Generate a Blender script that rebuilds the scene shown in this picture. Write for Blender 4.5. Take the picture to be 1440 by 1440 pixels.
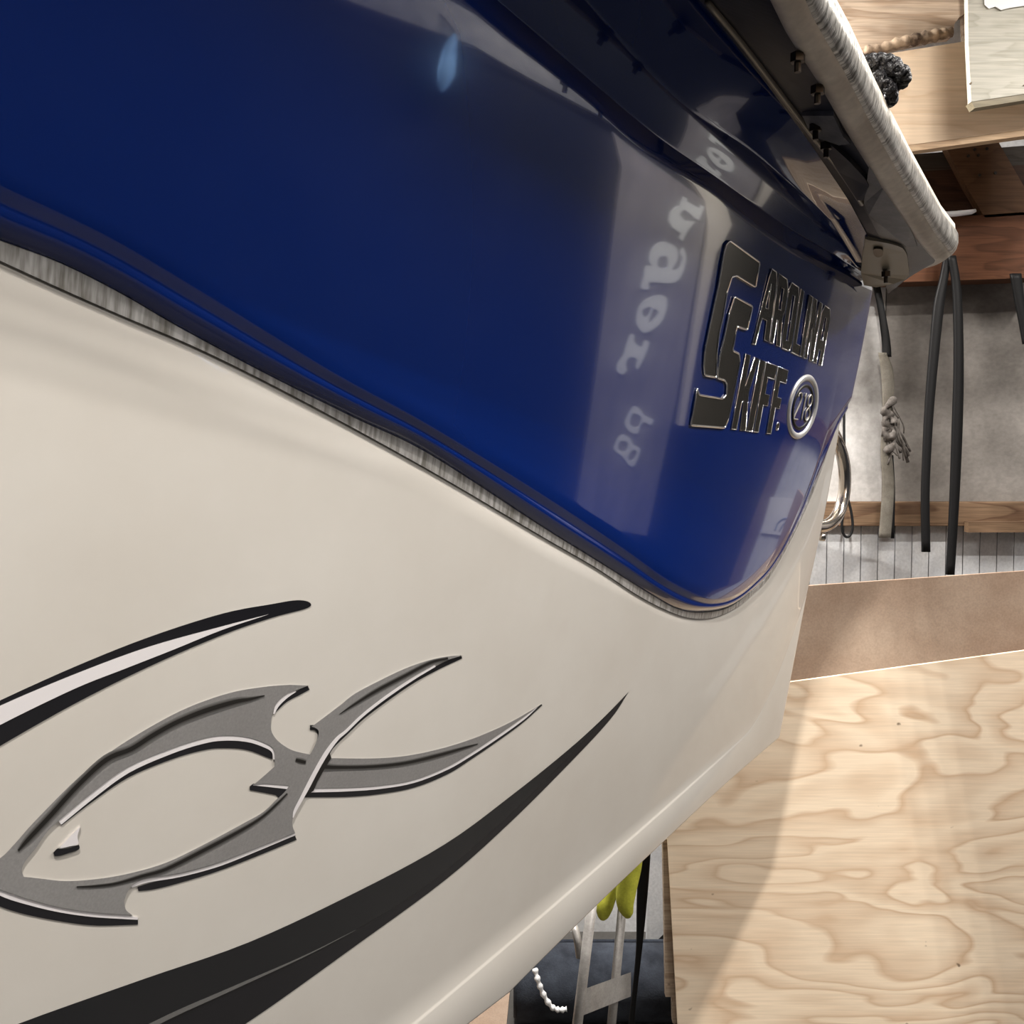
import bpy, math, random
import numpy as np
from mathutils import Vector
from mathutils.geometry import tessellate_polygon
random.seed(7); rng = np.random.RandomState(5)
S = bpy.context.scene
COL = S.collection
for o in list(bpy.data.objects): bpy.data.objects.remove(o)

# ------------------------------------------------------------------ camera
F = 1383.0; PITCH = math.radians(3.1); CH = 1.6
C = np.array([0.0, 0.0, CH])
fw = np.array([0, math.cos(PITCH), -math.sin(PITCH)]); up = np.array([0, math.sin(PITCH), math.cos(PITCH)]); rt = np.array([1.0, 0, 0])
cd = bpy.data.cameras.new('camera'); cam = bpy.data.objects.new('camera', cd); COL.objects.link(cam)
cam.location = C; cam.rotation_euler = (math.pi/2-PITCH, 0, 0)
cd.sensor_width = 36; cd.lens = F/1440*36; cd.clip_start = 0.01
S.camera = cam
# ------------------------------------------------------------------ world, exposure
w = bpy.data.worlds.new('world'); S.world = w; w.use_nodes = True
w.node_tree.nodes['Background'].inputs[0].default_value = (0.75, 0.85, 1.0, 1)
w.node_tree.nodes['Background'].inputs[1].default_value = 0.6
S.view_settings.view_transform = 'Standard'; S.view_settings.look = 'None'
S.view_settings.exposure = 0.25; S.view_settings.gamma = 1; S.view_settings.use_curve_mapping = False

# ------------------------------------------------------------------ frame of the hull side (tilted plane)
A = math.radians(36.6); T = math.radians(10)
h = np.array([math.sin(A), math.cos(A), 0]); n0 = np.array([math.cos(A), -math.sin(A), 0])
N = n0*math.cos(T)+np.array([0, 0, -math.sin(T)]); V = n0*math.sin(T)+np.array([0, 0, math.cos(T)])
O = C-0.6*n0
def ray(x, y): return (x-720)/F*rt+(720-y)/F*up+fw
def uvw(x, y, w=0.0):
    r = ray(x, y); t = (w-(C-O)@N)/(r@N); p = C+t*r
    return np.array([(p-O)@h, (p-O)@V])
def P3(u, v, w=0.0): return O+u*h+v*V+w*N
def at(x, y, Y):
    r = ray(x, y); return C+r*(Y/r[1])
def UNZ(u, n, z): return np.array([O[0], O[1], 0])+u*h+n*n0+np.array([0, 0, z])

# ------------------------------------------------------------------ helpers
def origin(o):
    v = np.zeros(3)
    while o is not None: v = v+np.array(o.location); o = o.parent
    return v
def mk(name, verts, faces, mat, parent=None, smooth=False, loc=None, mats=None, fm=None):
    base = origin(parent) if parent is not None else np.zeros(3)
    if loc is not None: base = np.array(loc, float)
    me = bpy.data.meshes.new(name)
    me.from_pydata([tuple(np.array(v, float)-base) for v in verts], [], [tuple(int(i) for i in f) for f in faces])
    for m in (mats or [mat]): me.materials.append(m)
    if fm is not None: me.polygons.foreach_set('material_index', fm)
    if smooth: me.polygons.foreach_set('use_smooth', [True]*len(me.polygons))
    me.update()
    o = bpy.data.objects.new(name, me); COL.objects.link(o)
    if parent is not None: o.parent = parent
    if loc is not None and parent is None: o.location = loc
    return o
def tag(o, label=None, cat=None, group=None, kind=None):
    if label: o['label'] = label
    if cat: o['category'] = cat
    if group: o['group'] = group
    if kind: o['kind'] = kind
    return o
def empty(name, loc, label, cat, group=None):
    o = bpy.data.objects.new(name, None); COL.objects.link(o); o.location = loc; o.empty_display_size = .05
    return tag(o, label, cat, group)
def fixn(o):
    import bmesh
    bm = bmesh.new(); bm.from_mesh(o.data); bmesh.ops.recalc_face_normals(bm, faces=bm.faces); bm.to_mesh(o.data); bm.free(); return o
def crom(pts, n=6, closed=False):
    pts = [np.array(p, float) for p in pts]; out = []; m = len(pts)
    rngi = range(m if closed else m-1)
    for i in rngi:
        p1, p2 = pts[i], pts[(i+1) % m]
        p0 = pts[i-1] if (closed or i > 0) else 2*p1-p2
        p3 = pts[(i+2) % m] if (closed or i+2 < m) else 2*p2-p1
        for k in range(n):
            t = k/n
            out.append(.5*((2*p1)+(p2-p0)*t+(2*p0-5*p1+4*p2-p3)*t*t+(3*p1-p0-3*p2+p3)*t**3))
    if not closed: out.append(pts[-1])
    return out
def seq(*pieces):
    """pieces: each a list of points splined by itself, joined with corners"""
    out = []
    for p in pieces: out += [tuple(q) for q in (crom(p, 5) if len(p) > 2 else p)]
    res = []
    for q in out:
        if not res or abs(q[0]-res[-1][0])+abs(q[1]-res[-1][1]) > 1e-6: res.append(q)
    if abs(res[0][0]-res[-1][0])+abs(res[0][1]-res[-1][1]) < 1e-6: res.pop()
    return res
def ribbon(pts, n=5):
    p = crom([(a, b, c) for a, b, c in pts], n); L = []; R = []
    for i, q in enumerate(p):
        a = p[max(i-1, 0)]; b = p[min(i+1, len(p)-1)]; d = (b-a)[:2]; d = d/(np.linalg.norm(d)+1e-9); nn = np.array([-d[1], d[0]])
        L.append(tuple(q[:2]+nn*q[2]/2)); R.append(tuple(q[:2]-nn*q[2]/2))
    return L+R[::-1]
def slab(name, loops, f0, f1, mat, parent, side=None):
    """loops: [outer, hole...] of 2D points; f0/f1 map a 2D point to 3D for back and front"""
    tri = tessellate_polygon([[Vector((q[0], q[1], 0)) for q in L] for L in loops])
    flat = [q for L in loops for q in L]; n = len(flat)
    vs = [f1(q) for q in flat]+[f0(q) for q in flat]
    fs = [tuple(t) for t in tri]+[tuple(i+n for i in t)[::-1] for t in tri]; fm = [0]*len(fs); k = 0
    for L in loops:
        m = len(L)
        for i in range(m):
            a, b = k+i, k+(i+1) % m; fs.append((a, b, b+n, a+n)); fm.append(1 if side else 0)
        k += m
    return fixn(mk(name, vs, fs, mat, parent, mats=[mat, side] if side else None, fm=fm if side else None))
def on(w): return lambda q: P3(*uvw(q[0], q[1], w), w)
def decal(name, loops, lvl, mat, parent, w0=0.0):
    return slab(name, loops, on(w0-.0002), on(w0+.0003+.0003*lvl), mat, parent)
def grid(rows, closed=False):
    """rows: list of equal-length lists of 3D points -> verts, faces"""
    m = len(rows[0]); vs = [p for r in rows for p in r]; fs = []
    for i in range(len(rows)-1):
        for j in range(m if closed else m-1):
            a = i*m+j; b = i*m+(j+1) % m; fs.append((a, b, b+m, a+m))
    return vs, fs
def tubev(path, rad, seg=10, cap=True, flat=1.0):
    path = [np.array(p, float) for p in path]; rows = []; up0 = None
    for i, p in enumerate(path):
        d = path[min(i+1, len(path)-1)]-path[max(i-1, 0)]; d = d/(np.linalg.norm(d)+1e-12)
        if up0 is None:
            a = np.array([0, 0, 1.]) if abs(d[2]) < .9 else np.array([0, 1., 0])
            up0 = a
        e1 = up0-d*(up0@d); e1 /= np.linalg.norm(e1)+1e-12; up0 = e1; e2 = np.cross(d, e1)
        r = rad[i] if hasattr(rad, '__len__') else rad
        rows.append([p+e1*r*math.cos(t)*flat+e2*r*math.sin(t) for t in np.linspace(0, 2*math.pi, seg, endpoint=False)])
    vs, fs = grid(rows, True)
    if cap: fs.append(tuple(range(seg))[::-1]); fs.append(tuple(range(len(vs)-seg, len(vs))))
    return vs, fs
def tube(name, path, rad, mat, parent=None, seg=10, loc=None, flat=1.0):
    vs, fs = tubev(path, rad, seg, True, flat); return fixn(mk(name, vs, fs, mat, parent, True, loc))
def join(parts):
    vs = []; fs = []
    for v, f in parts:
        k = len(vs); vs += list(v); fs += [tuple(i+k for i in q) for q in f]
    return vs, fs
def boxv(a, b):
    (x0, y0, z0), (x1, y1, z1) = a, b
    v = [(x, y, z) for x in (x0, x1) for y in (y0, y1) for z in (z0, z1)]
    return v, [(0, 1, 3, 2), (4, 6, 7, 5), (0, 4, 5, 1), (2, 3, 7, 6), (0, 2, 6, 4), (1, 5, 7, 3)]
def box(name, a, b, mat, parent=None, loc=None, bev=0):
    v, f = boxv(a, b); o = fixn(mk(name, v, f, mat, parent, loc=loc))
    if bev: m = o.modifiers.new('bevel', 'BEVEL'); m.width = bev; m.segments = 2
    return o
def board(name, q, Y, th, mat, parent=None, bev=.002, sub=True):
    """q: outline in photograph pixels of the front face standing in the plane y=Y; th goes back"""
    fr = [at(x, y, Y) for x, y in q]; c = sum(fr)/len(fr)
    n = len(fr); vs = fr+[p+np.array([0, th, 0]) for p in fr]
    tri = tessellate_polygon([[Vector((p[0], p[2], 0)) for p in fr]]) if n > 4 else [tuple(range(n))]
    fs = [tuple(t) for t in tri]+[tuple(i+n for i in t)[::-1] for t in tri]+[(i, (i+1) % n, (i+1) % n+n, i+n) for i in range(n)]
    o = fixn(mk(name, vs, fs, mat, parent, loc=None if parent else (c[0], Y, min(p[2] for p in fr))))
    if bev and n <= 4: m = o.modifiers.new('bevel', 'BEVEL'); m.width = bev; m.segments = 2
    return o

# ------------------------------------------------------------------ materials
def newmat(name, col, rough=.5, metal=0, coat=0, spec=None, bump=None, emit=None, ior=None):
    m = bpy.data.materials.new(name); m.use_nodes = True; nt = m.node_tree; b = nt.nodes['Principled BSDF']
    b.inputs['Base Color'].default_value = (*col, 1); b.inputs['Roughness'].default_value = rough; b.inputs['Metallic'].default_value = metal
    b.inputs['Coat Weight'].default_value = coat; b.inputs['Coat Roughness'].default_value = .03
    if spec is not None: b.inputs['Specular IOR Level'].default_value = spec
    if ior: b.inputs['IOR'].default_value = ior
    if emit: b.inputs['Emission Color'].default_value = (*col, 1); b.inputs['Emission Strength'].default_value = emit
    return m
def nodes(m): return m.node_tree.nodes, m.node_tree.links, m.node_tree.nodes['Principled BSDF']
def coords(m, scale, rot=(0, 0, 0), rnd=True):
    n, l, b = nodes(m); tc = n.new('ShaderNodeTexCoord'); mp = n.new('ShaderNodeMapping'); mp.inputs['Scale'].default_value = scale; mp.inputs['Rotation'].default_value = rot
    l.new(tc.outputs['Object'], mp.inputs['Vector'])
    if rnd:
        oi = n.new('ShaderNodeObjectInfo'); mul = n.new('ShaderNodeMath'); mul.operation = 'MULTIPLY'; mul.inputs[1].default_value = 37
        l.new(oi.outputs['Random'], mul.inputs[0]); ad = n.new('ShaderNodeVectorMath'); ad.operation = 'ADD'
        l.new(mp.outputs[0], ad.inputs[0]); l.new(mul.outputs[0], ad.inputs[1]); return ad.outputs[0]
    return mp.outputs[0]
def noise(m, vec, scale, detail=4, rough=.5, dist=0):
    n, l, b = nodes(m); t = n.new('ShaderNodeTexNoise'); t.inputs['Scale'].default_value = scale; t.inputs['Detail'].default_value = detail; t.inputs['Roughness'].default_value = rough; t.inputs['Distortion'].default_value = dist
    l.new(vec, t.inputs['Vector']); return t.outputs[0]
def ramp(m, fac, stops):
    n, l, b = nodes(m); r = n.new('ShaderNodeValToRGB'); l.new(fac, r.inputs[0])
    while len(r.color_ramp.elements) < len(stops): r.color_ramp.elements.new(.5)
    for e, (p, c) in zip(r.color_ramp.elements, stops): e.position = p; e.color = (*c, 1)
    return r.outputs[0]
def mix(m, fac, a, b_, mode='MIX'):
    n, l, b = nodes(m); x = n.new('ShaderNodeMix'); x.data_type = 'RGBA'; x.blend_type = mode
    if isinstance(fac, float): x.inputs[0].default_value = fac
    else: l.new(fac, x.inputs[0])
    for s, v in ((6, a), (7, b_)):
        if isinstance(v, tuple): x.inputs[s].default_value = (*v, 1)
        else: l.new(v, x.inputs[s])
    return x.outputs[2]
def bumpit(m, fac, strength=.2, dist=.002):
    n, l, b = nodes(m); k = n.new('ShaderNodeBump'); k.inputs['Strength'].default_value = strength; k.inputs['Distance'].default_value = dist
    l.new(fac, k.inputs['Height']); l.new(k.outputs[0], b.inputs['Normal'])
def math_(m, op, a, v):
    n, l, b = nodes(m); k = n.new('ShaderNodeMath'); k.operation = op; l.new(a, k.inputs[0]); k.inputs[1].default_value = v; return k.outputs[0]
def wood(name, light, dark, rings=9, freq=1.6, stretch=(1, 3.2), rough=.62, streak=.35, knots=0.0, axis='x', rnd=True, linepos=.42, line=.9):
    m = newmat(name, light, rough, spec=.12 if light[0] < .3 else .4); n, l, b = nodes(m)
    sc = (stretch[0], stretch[1], stretch[1]) if axis == 'x' else (stretch[1], stretch[1], stretch[0])
    v = coords(m, sc, rnd=rnd); f = noise(m, v, freq, 3, .45, .35)
    k = math_(m, 'MULTIPLY', f, rings); k = math_(m, 'FRACT', k, 0)
    mid = tuple(a*.45+b_*.55 for a, b_ in zip(light, dark))
    c = ramp(m, k, [(0, light), (linepos, light), (.72, mid), (line, dark), (1, light)])
    big = noise(m, v, freq*1.3, 2); c = mix(m, math_(m, 'MULTIPLY', big, .8), c, tuple(a*.55+b_*.45 for a, b_ in zip(light, dark)))
    sv = coords(m, (6, 160, 160) if axis == 'x' else (160, 160, 6), rnd=rnd); s = noise(m, sv, 1.4, 3)
    st = ramp(m, s, [(.3, (1-streak,)*3), (.7, (1, 1, 1))]); c = mix(m, 1.0, c, st, 'MULTIPLY')
    if knots:
        kv = noise(m, coords(m, (14, 14, 14), rnd=rnd), 1.7, 2); c = mix(m, ramp(m, kv, [(.74, (0, 0, 0)), (.78, (knots,)*3)]), c, tuple(x*.25 for x in dark))
    l.new(c, b.inputs['Base Color']); bumpit(m, s, .15, .001); return m
def mottled(name, a, b_, scale=3, rough=.8, fine=60, bump=.2, metal=0, scale3=(1, 1, 1), lo=.35, hi=.68, rnd=True):
    m = newmat(name, a, rough, metal); n, l, b = nodes(m); v = coords(m, scale3, rnd=rnd); f = noise(m, v, scale, 6, .62)
    c = ramp(m, f, [(lo, a), (hi, b_)]); g = noise(m, v, fine, 3); c = mix(m, 1.0, c, ramp(m, g, [(.3, (.82,)*3), (.7, (1, 1, 1))]), 'MULTIPLY')
    l.new(c, b.inputs['Base Color']); bumpit(m, g, bump, .001); return m

M_white = newmat('cream_gelcoat', (.60, .55, .49), .25, coat=.6, spec=.35)
n_, l_, b_ = nodes(M_white); vv = coords(M_white, (1, 1, 1), rnd=False)
l_.new(ramp(M_white, noise(M_white, vv, 3.5, 5, .6), [(.3, (.425, .40, .365)), (.7, (.47, .45, .42))]), b_.inputs['Base Color'])
bumpit(M_white, noise(M_white, vv, 2.2, 2), .12, .01)
M_blue = newmat('navy_gelcoat', (.0001, .0125, .115), .12, coat=1.0, spec=.5)
bumpit(M_blue, noise(M_blue, coords(M_blue, (1, 1, 1), rnd=False), 2.6, 2), .10, .008)
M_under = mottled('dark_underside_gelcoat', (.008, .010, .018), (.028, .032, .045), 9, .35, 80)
def along(m, k, cross=.12):
    """noise running in lines across the length of the hull"""
    n, l, b = nodes(m); g = n.new('ShaderNodeNewGeometry'); d = n.new('ShaderNodeVectorMath'); d.operation = 'DOT_PRODUCT'
    l.new(g.outputs['Position'], d.inputs[0]); d.inputs[1].default_value = tuple(h); cx = n.new('ShaderNodeCombineXYZ'); sp_ = n.new('ShaderNodeSeparateXYZ'); l.new(g.outputs['Position'], sp_.inputs[0])
    l.new(math_(m, 'MULTIPLY', d.outputs['Value'], k), cx.inputs[0]); l.new(math_(m, 'MULTIPLY', sp_.outputs[2], k*cross), cx.inputs[1]); return cx.outputs[0]
M_strip = newmat('brushed_silver_tape', (.42, .41, .40), .38, .45)
n_, l_, b_ = nodes(M_strip)
l_.new(ramp(M_strip, noise(M_strip, along(M_strip, 170), 1, 3, .6), [(.34, (.17, .16, .14)), (.62, (.50, .49, .48))]), b_.inputs['Base Color'])
M_rail = mottled('weathered_beige_vinyl', (.50, .44, .36), (.74, .68, .58), 7, .5, 90, .1, rnd=False)
M_insert = newmat('scuffed_aluminium', (.5, .49, .46), .32, .75)
n_, l_, b_ = nodes(M_insert); fi = noise(M_insert, along(M_insert, 150, .25), 1, 4, .65)
l_.new(ramp(M_insert, fi, [(.36, (.12, .115, .10)), (.60, (.62, .60, .56))]), b_.inputs['Base Color']); bumpit(M_insert, fi, .6, .002)
M_black = newmat('black_vinyl_print', (.006, .006, .008), .28, coat=.25)
M_char = newmat('charcoal_vinyl_print', (.007, .0075, .009), .25, coat=.3)
M_lgrey = newmat('pale_grey_print', (.55, .53, .54), .3, coat=.3)
M_grey = mottled('mid_grey_print', (.165, .16, .158), (.20, .196, .194), 4, .35, 500, .0, rnd=False)
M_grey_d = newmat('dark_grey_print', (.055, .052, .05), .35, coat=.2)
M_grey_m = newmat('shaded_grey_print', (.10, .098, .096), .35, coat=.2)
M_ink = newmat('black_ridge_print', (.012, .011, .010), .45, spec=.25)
M_letter = newmat('black_chrome_letter', (.05, .047, .04), .16, .6)
M_chrome = newmat('bright_chrome_edge', (.85, .83, .80), .15, 1.0)
M_ring = newmat('satin_silver_ring', (.62, .62, .62), .35, .6)
M_digit = newmat('pale_silver_digit', (.42, .40, .35), .35, .3)
M_steel = newmat('polished_steel', (.55, .50, .44), .18, 1.0)
M_bolt = newmat('dull_steel_bolt', (.08, .065, .05), .4, .9)
M_plate = mottled('grey_backing_plate', (.10, .105, .12), (.21, .21, .22), 16, .5, 90)
M_ply = wood('bright_pine_plywood', (.86, .72, .55), (.54, .36, .225), 13, 1.35, (1.0, 3.0), streak=.12, knots=.9, linepos=.22, line=.86)
M_brown = mottled('brown_hardboard', (.27, .185, .13), (.40, .305, .23), 4, .7, 220, .05)
M_new = wood('new_pine_lumber', (.74, .58, .42), (.60, .43, .285), 7, 1.5, (1, 5), streak=.15)
M_old = wood('old_rough_lumber', (.60, .48, .37), (.34, .23, .15), 7, 2, (1, 5), streak=.4, knots=.8)
M_treat = wood('pale_treated_lumber', (.55, .53, .46), (.42, .40, .33), 8, 2.4, (1, 7), streak=.25)
M_dark = wood('dark_brown_lumber', (.045, .022, .013), (.02, .009, .006), 6, 2.2, (1, 5), streak=.4)
M_red = wood('reddish_brown_lumber', (.13, .055, .028), (.065, .027, .014), 6, 2.2, (1, 5), streak=.35)
M_rust = wood('stained_rail_lumber', (.20, .13, .08), (.08, .042, .025), 5, 2, (1, 6), streak=.4)
M_bark = mottled('peeling_bark', (.05, .028, .018), (.50, .38, .27), 22, .9, 60, .6)
M_wash = mottled('grey_washed_plywood', (.10, .088, .078), (.27, .25, .23), 2.2, .85, 70, .2, scale3=(1, 1, 1.4), lo=.3, hi=.66)
M_wash2 = mottled('pale_washed_plywood', (.30, .285, .27), (.62, .61, .60), 4, .85, 70, .2)
M_bead = mottled('white_painted_beadboard', (.66, .68, .71), (.84, .85, .86), 9, .6, 120, .1)
M_gap = newmat('dark_joint', (.20, .13, .11), .9)
M_wall = mottled('dusty_concrete_wall', (.72, .73, .74), (.85, .86, .87), 5, .9, 90, .3)
M_rwall = mottled('dark_stained_board_wall', (.003, .005, .010), (.008, .011, .02), 3, .9, 50, .2)
M_floor = mottled('dirty_dark_concrete_floor', (.035, .033, .03), (.075, .07, .065), 3, .85, 60, .3)
M_ceil = mottled('dim_ceiling_boards', (.10, .085, .07), (.17, .14, .12), 3, .9, 50, .2)
M_rubber = newmat('black_rubber_strap', (.006, .006, .0065), .5, spec=.2)
M_web = mottled('grey_webbing', (.10, .088, .07), (.17, .155, .13), 20, .9, 300, .4)
M_fray = mottled('frayed_grey_rope', (.07, .06, .053), (.20, .18, .165), 40, .95, 300, .5)
M_rope = newmat('black_braided_rope', (.010, .010, .012), .45)
n_, l_, b_ = nodes(M_rope); bumpit(M_rope, noise(M_rope, coords(M_rope, (1, 1, 1), rnd=False), 260, 2), 1.0, .003)
M_carpet = mottled('dark_blue_grey_carpet', (.012, .016, .026), (.045, .055, .075), 14, .95, 240, .8)
M_pole = mottled('worn_grey_tube', (.28, .265, .25), (.46, .44, .42), 12, .45, 200, .2, metal=.3)
M_yel = mottled('yellow_green_glove', (.30, .31, .02), (.50, .50, .05), 18, .8, 200, .4)
M_paper = newmat('white_paper', (.86, .87, .88), .7)
M_pvc = newmat('white_plastic_pipe', (.80, .84, .90), .35)
M_sign = mottled('weathered_grey_sign_board', (.20, .19, .21), (.34, .32, .33), 4, .8, 60, .3, scale3=(3, 3, .6), rnd=False)
M_signw = newmat('pale_painted_letter', (.92, .95, .96), .6)
M_trimw = newmat('cream_board', (.75, .70, .62), .6)
M_lampb = newmat('white_lamp_body', (.8, .8, .8), .5)
M_tube = newmat('lit_tube', (1, .97, .92), .5, emit=2.0)
M_mark = newmat('blue_ink', (.12, .2, .35), .6)

# ------------------------------------------------------------------ setting
X0, X1, Y0, Y1, ZC = -3.2, 3.0, -3.0, 3.25, 3.1
tag(box('floor', (X0, Y0, -.06), (X1, Y1, 0), M_floor), kind='structure')
tag(box('ceiling', (X0, Y0, ZC), (X1, Y1, ZC+.06), M_ceil), kind='structure')
wb = tag(box('wall_back', (X0, Y1, 0), (X1, Y1+.08, ZC), M_wall), kind='structure')
tag(box('wall_right', (X1, Y0, 0), (X1+.08, Y1, ZC), M_rwall), kind='structure')
tag(box('wall_left', (X0-.08, Y0, 0), (X0, Y1, ZC), M_rwall), kind='structure')
tag(box('wall_front', (X0, Y0-.08, 0), (X1, Y0, ZC), M_rwall), kind='structure')

# lamps: ceiling fixtures, each a body, two lit tubes and the light they give
def lamp(x, y, L, along, power, label, z=ZC, col=(1, .95, .89)):
    e = empty('ceiling_light', (x, y, z), label, 'light')
    dx, dy = (L/2, .07) if along == 'x' else (.07, L/2)
    box('housing', (x-dx, y-dy, z-.05), (x+dx, y+dy, z), M_lampb, e)
    for s in (-.035, .035):
        a, b = ((x-L/2+.03, y+s, z-.07), (x+L/2-.03, y+s, z-.07)) if along == 'x' else ((x+s, y-L/2+.03, z-.07), (x+s, y+L/2-.03, z-.07))
        tube('tube', [a, b], .013, M_tube, e, 10)
    ld = bpy.data.lights.new('tube_glow', 'AREA'); ld.shape = 'RECTANGLE'; ld.size, ld.size_y = (L-.1, .1) if along == 'x' else (.1, L-.1)
    ld.energy = power; ld.color = col; lo = bpy.data.objects.new('tube_glow', ld); COL.objects.link(lo); lo.parent = e; lo.location = (0, 0, -.09)
lamp(1.9, -.9, 1.2, 'y', 38, 'long twin tube ceiling light behind the camera on the right')
lamp(.5, -1.6, 1.2, 'x', 24, 'twin tube ceiling light above the middle behind the camera')
lamp(1.55, 1.15, 1.0, 'x', 46, 'twin tube ceiling light above the stacked sheets')
lamp(-.1, 2.62, .8, 'x', 120, 'added twin tube light behind the stern, brightening the wall and floor under the hull')  # added fill lamp for the dark area beneath the hull
lamp(2.3, 1.75, .8, 'y', 52, 'added short twin tube light brightening the sign')  # added fill lamp so the sign shows up in the blue panel
# a lamp with four bare bulbs in a row: it gives the stepped shadows on the plywood
e = empty('bulb_light', (-.03, -.27, ZC), 'four small bare bulbs in a row on a ceiling bar above the camera', 'light')
box('housing', (-.09, -.29, ZC-.05), (.03, -.25, ZC), M_lampb, e)
for k in range(4):
    x = -.06+.02*k; tube('bulb', [(x, -.27, ZC-.05), (x, -.27, ZC-.075)], .006, M_tube, e, 8)
    ld = bpy.data.lights.new('bulb_glow', 'POINT'); ld.shadow_soft_size = .004; ld.energy = 64; ld.color = (1, .95, .88)
    lo = bpy.data.objects.new('bulb_glow', ld); COL.objects.link(lo); lo.parent = e; lo.location = (x+.03, 0, -.10)

# beadboard boards of the back wall, one by one
for i in range(21, 61):
    xl = 1116-24*26+24*i; a = at(xl, 700, 3.2)[0]; b = at(xl+24, 700, 3.2)[0]
    box('plank', (a+.0014, 3.2, .08), (b-.0014, 3.225, 1.43), M_bead, wb, bev=.001)
box('backing_strip', (at(1116-24*26+24*21, 700, 3.2)[0], 3.222, .08), (X1, 3.25, 1.43), M_gap, wb)
# washed plywood sheets above
for (a, b, nm) in ((-1.4, 1.20, 0), (1.203, 1.99, 1), (1.995, 2.99, 2)):
    box('panel', (a, 3.19, at(1300, 706, 3.19)[2]), (b, 3.249, at(1300, 385, 3.19)[2]), M_wash if nm else M_wash2, wb, bev=.001)
rz0, rz1 = at(1300, 740, 3.13)[2], at(1300, 706, 3.13)[2]
tag(box('trim_1', (-1.4, 3.13, rz0), (2.98, 3.19, rz1), M_rust, bev=.003), kind='structure')
box('bracket', (at(1358, 742, 3.12)[0], 3.10, at(1358, 748, 3.12)[2]), (2.2, 3.13, at(1358, 733, 3.12)[2]), M_rust, bpy.data.objects['trim_1'])

# ------------------------------------------------------------------ boat
boat = empty('boat', UNZ(0, -.8, 1.0), 'cream and navy blue motorboat hull with rub rail, seen along its side', 'boat')
def tr(px, w=0.0):
    q = sorted([tuple(uvw(x, y, w)) for x, y in px]); return np.array([a for a, _ in q]), np.array([b for _, b in q])
def curve(px, w=0.0, ext=None, uend=None, vend=None):
    d = crom([tuple(p) for p in px], 6); q = [tuple(uvw(p[0], p[1], w)) for p in d]
    us = [q[0][0]]; vs = [q[0][1]]
    for a, b in q[1:]:
        if a > us[-1]+1e-4: us.append(a); vs.append(b)
    us = np.array(us); vs = np.array(vs)
    k = min(len(us)-1, 12); sl = (vs[k]-vs[0])/(us[k]-us[0]) if ext is None else ext
    us = np.concatenate([[-1.6], us]); vs = np.concatenate([[vs[0]+sl*(-1.6-us[1])], vs])
    if uend is not None: us = np.append(us, uend); vs = np.append(vs, vend)
    return lambda u: np.interp(u, us, vs)
WB = .012; UE = 1.785
K1 = curve([(698, 0), (900, 173), (1000, 245), (1100, 315), (1160, 352), (1213, 386)], .008)
K0 = curve([(665, 0), (734, 58), (830, 135), (905, 203), (1000, 262), (1045, 300), (1110, 345), (1212, 399)], WB)
Mc = curve([(0, 262), (146, 331), (271, 404), (396, 481), (479, 531), (600, 597), (760, 695), (876, 772), (931, 812), (974, 835), (1004, 843), (1035, 836), (1066, 812), (1100, 768), (1135, 692), (1163, 608)], WB, ext=-.3, uend=1.81, vend=.13)
Bc = curve([(0, 339), (83, 370), (167, 412), (250, 460), (375, 527), (500, 589), (600, 637), (760, 740), (836, 787), (913, 835), (949, 855), (980, 861), (1020, 855), (1053, 833), (1078, 809), (1111, 754), (1142, 687), (1169, 610)], 0, ext=-.3, uend=1.81, vend=.10)
Sc = curve([(0, 368), (83, 406), (167, 443), (283, 493), (417, 560), (600, 660), (760, 754), (836, 798), (897, 838), (943, 861), (974, 869.5), (1004, 867.5), (1035, 853.5), (1060, 833), (1081, 811), (1113, 755), (1143, 689), (1170, 612)], 0, ext=-.3, uend=1.81, vend=.092)
C1 = curve([(600, 1427), (701, 1338), (777, 1274), (858, 1209), (950, 1117), (1023, 1060), (1079, 1004), (1091, 987), (1108, 940), (1117, 905)], 0, ext=.02)
C2 = curve([(676, 1439), (753, 1366), (826, 1290), (902, 1213), (938, 1183), (1003, 1129), (1043, 1085), (1063, 1062), (1098, 1050)], .010, ext=.03)
_C1, _C2 = C1, C2
_u = np.linspace(.72, 1.66, 40); _p1 = np.polyfit(_u, [_C1(a) for a in _u], 2); _u2 = np.linspace(.95, 1.62, 40); _p2 = np.polyfit(_u2, [_C2(a) for a in _u2], 2)
def _ex(p, u, lo, hi):
    if u < lo: return np.polyval(p, lo)+.03*(u-lo)
    return np.polyval(p, min(u, hi))+(u-min(u, hi))*(2*p[0]*hi+p[1])
def C1(u):
    a = _ex(_p1, u, .72, 1.66); k = max(0, (u-1.60)/(UE-1.60)); return a+.20*k**2.2
def C2(u): return _ex(_p2, u, .95, 1.62)
def cw(u): return 1-.9*min(1, max(0, (u-1.35)/.4))
print('C1', [round(float(C1(a)-_C1(a)), 4) for a in (.8, 1, 1.2, 1.4, 1.6, 1.75)], 'C2', [round(float(C2(a)-_C2(a)), 4) for a in (1, 1.2, 1.4, 1.6)])
def zr(u): return 1.925+.115*max(0, 1.75-u)+.02*max(0, 1-u)
RLpx = [(1083, 0), (1105, 45), (1150, 115), (1190, 185), (1240, 265), (1290, 340)]
def unz(px, f=None):
    f = f or (lambda u, n: zr(u)); r = ray(*px); z = 2.0
    for _ in range(40):
        t = (z-CH)/r[2]; p = C+t*r; u = (p-O)@h; z = .7*z+.3*f(u, (p-O)@n0)
    return u, (p-O)@n0
rl = sorted(unz(p) for p in RLpx)
def nR(u): return float(np.interp(u, [a for a, _ in rl], [b for _, b in rl]))
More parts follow.
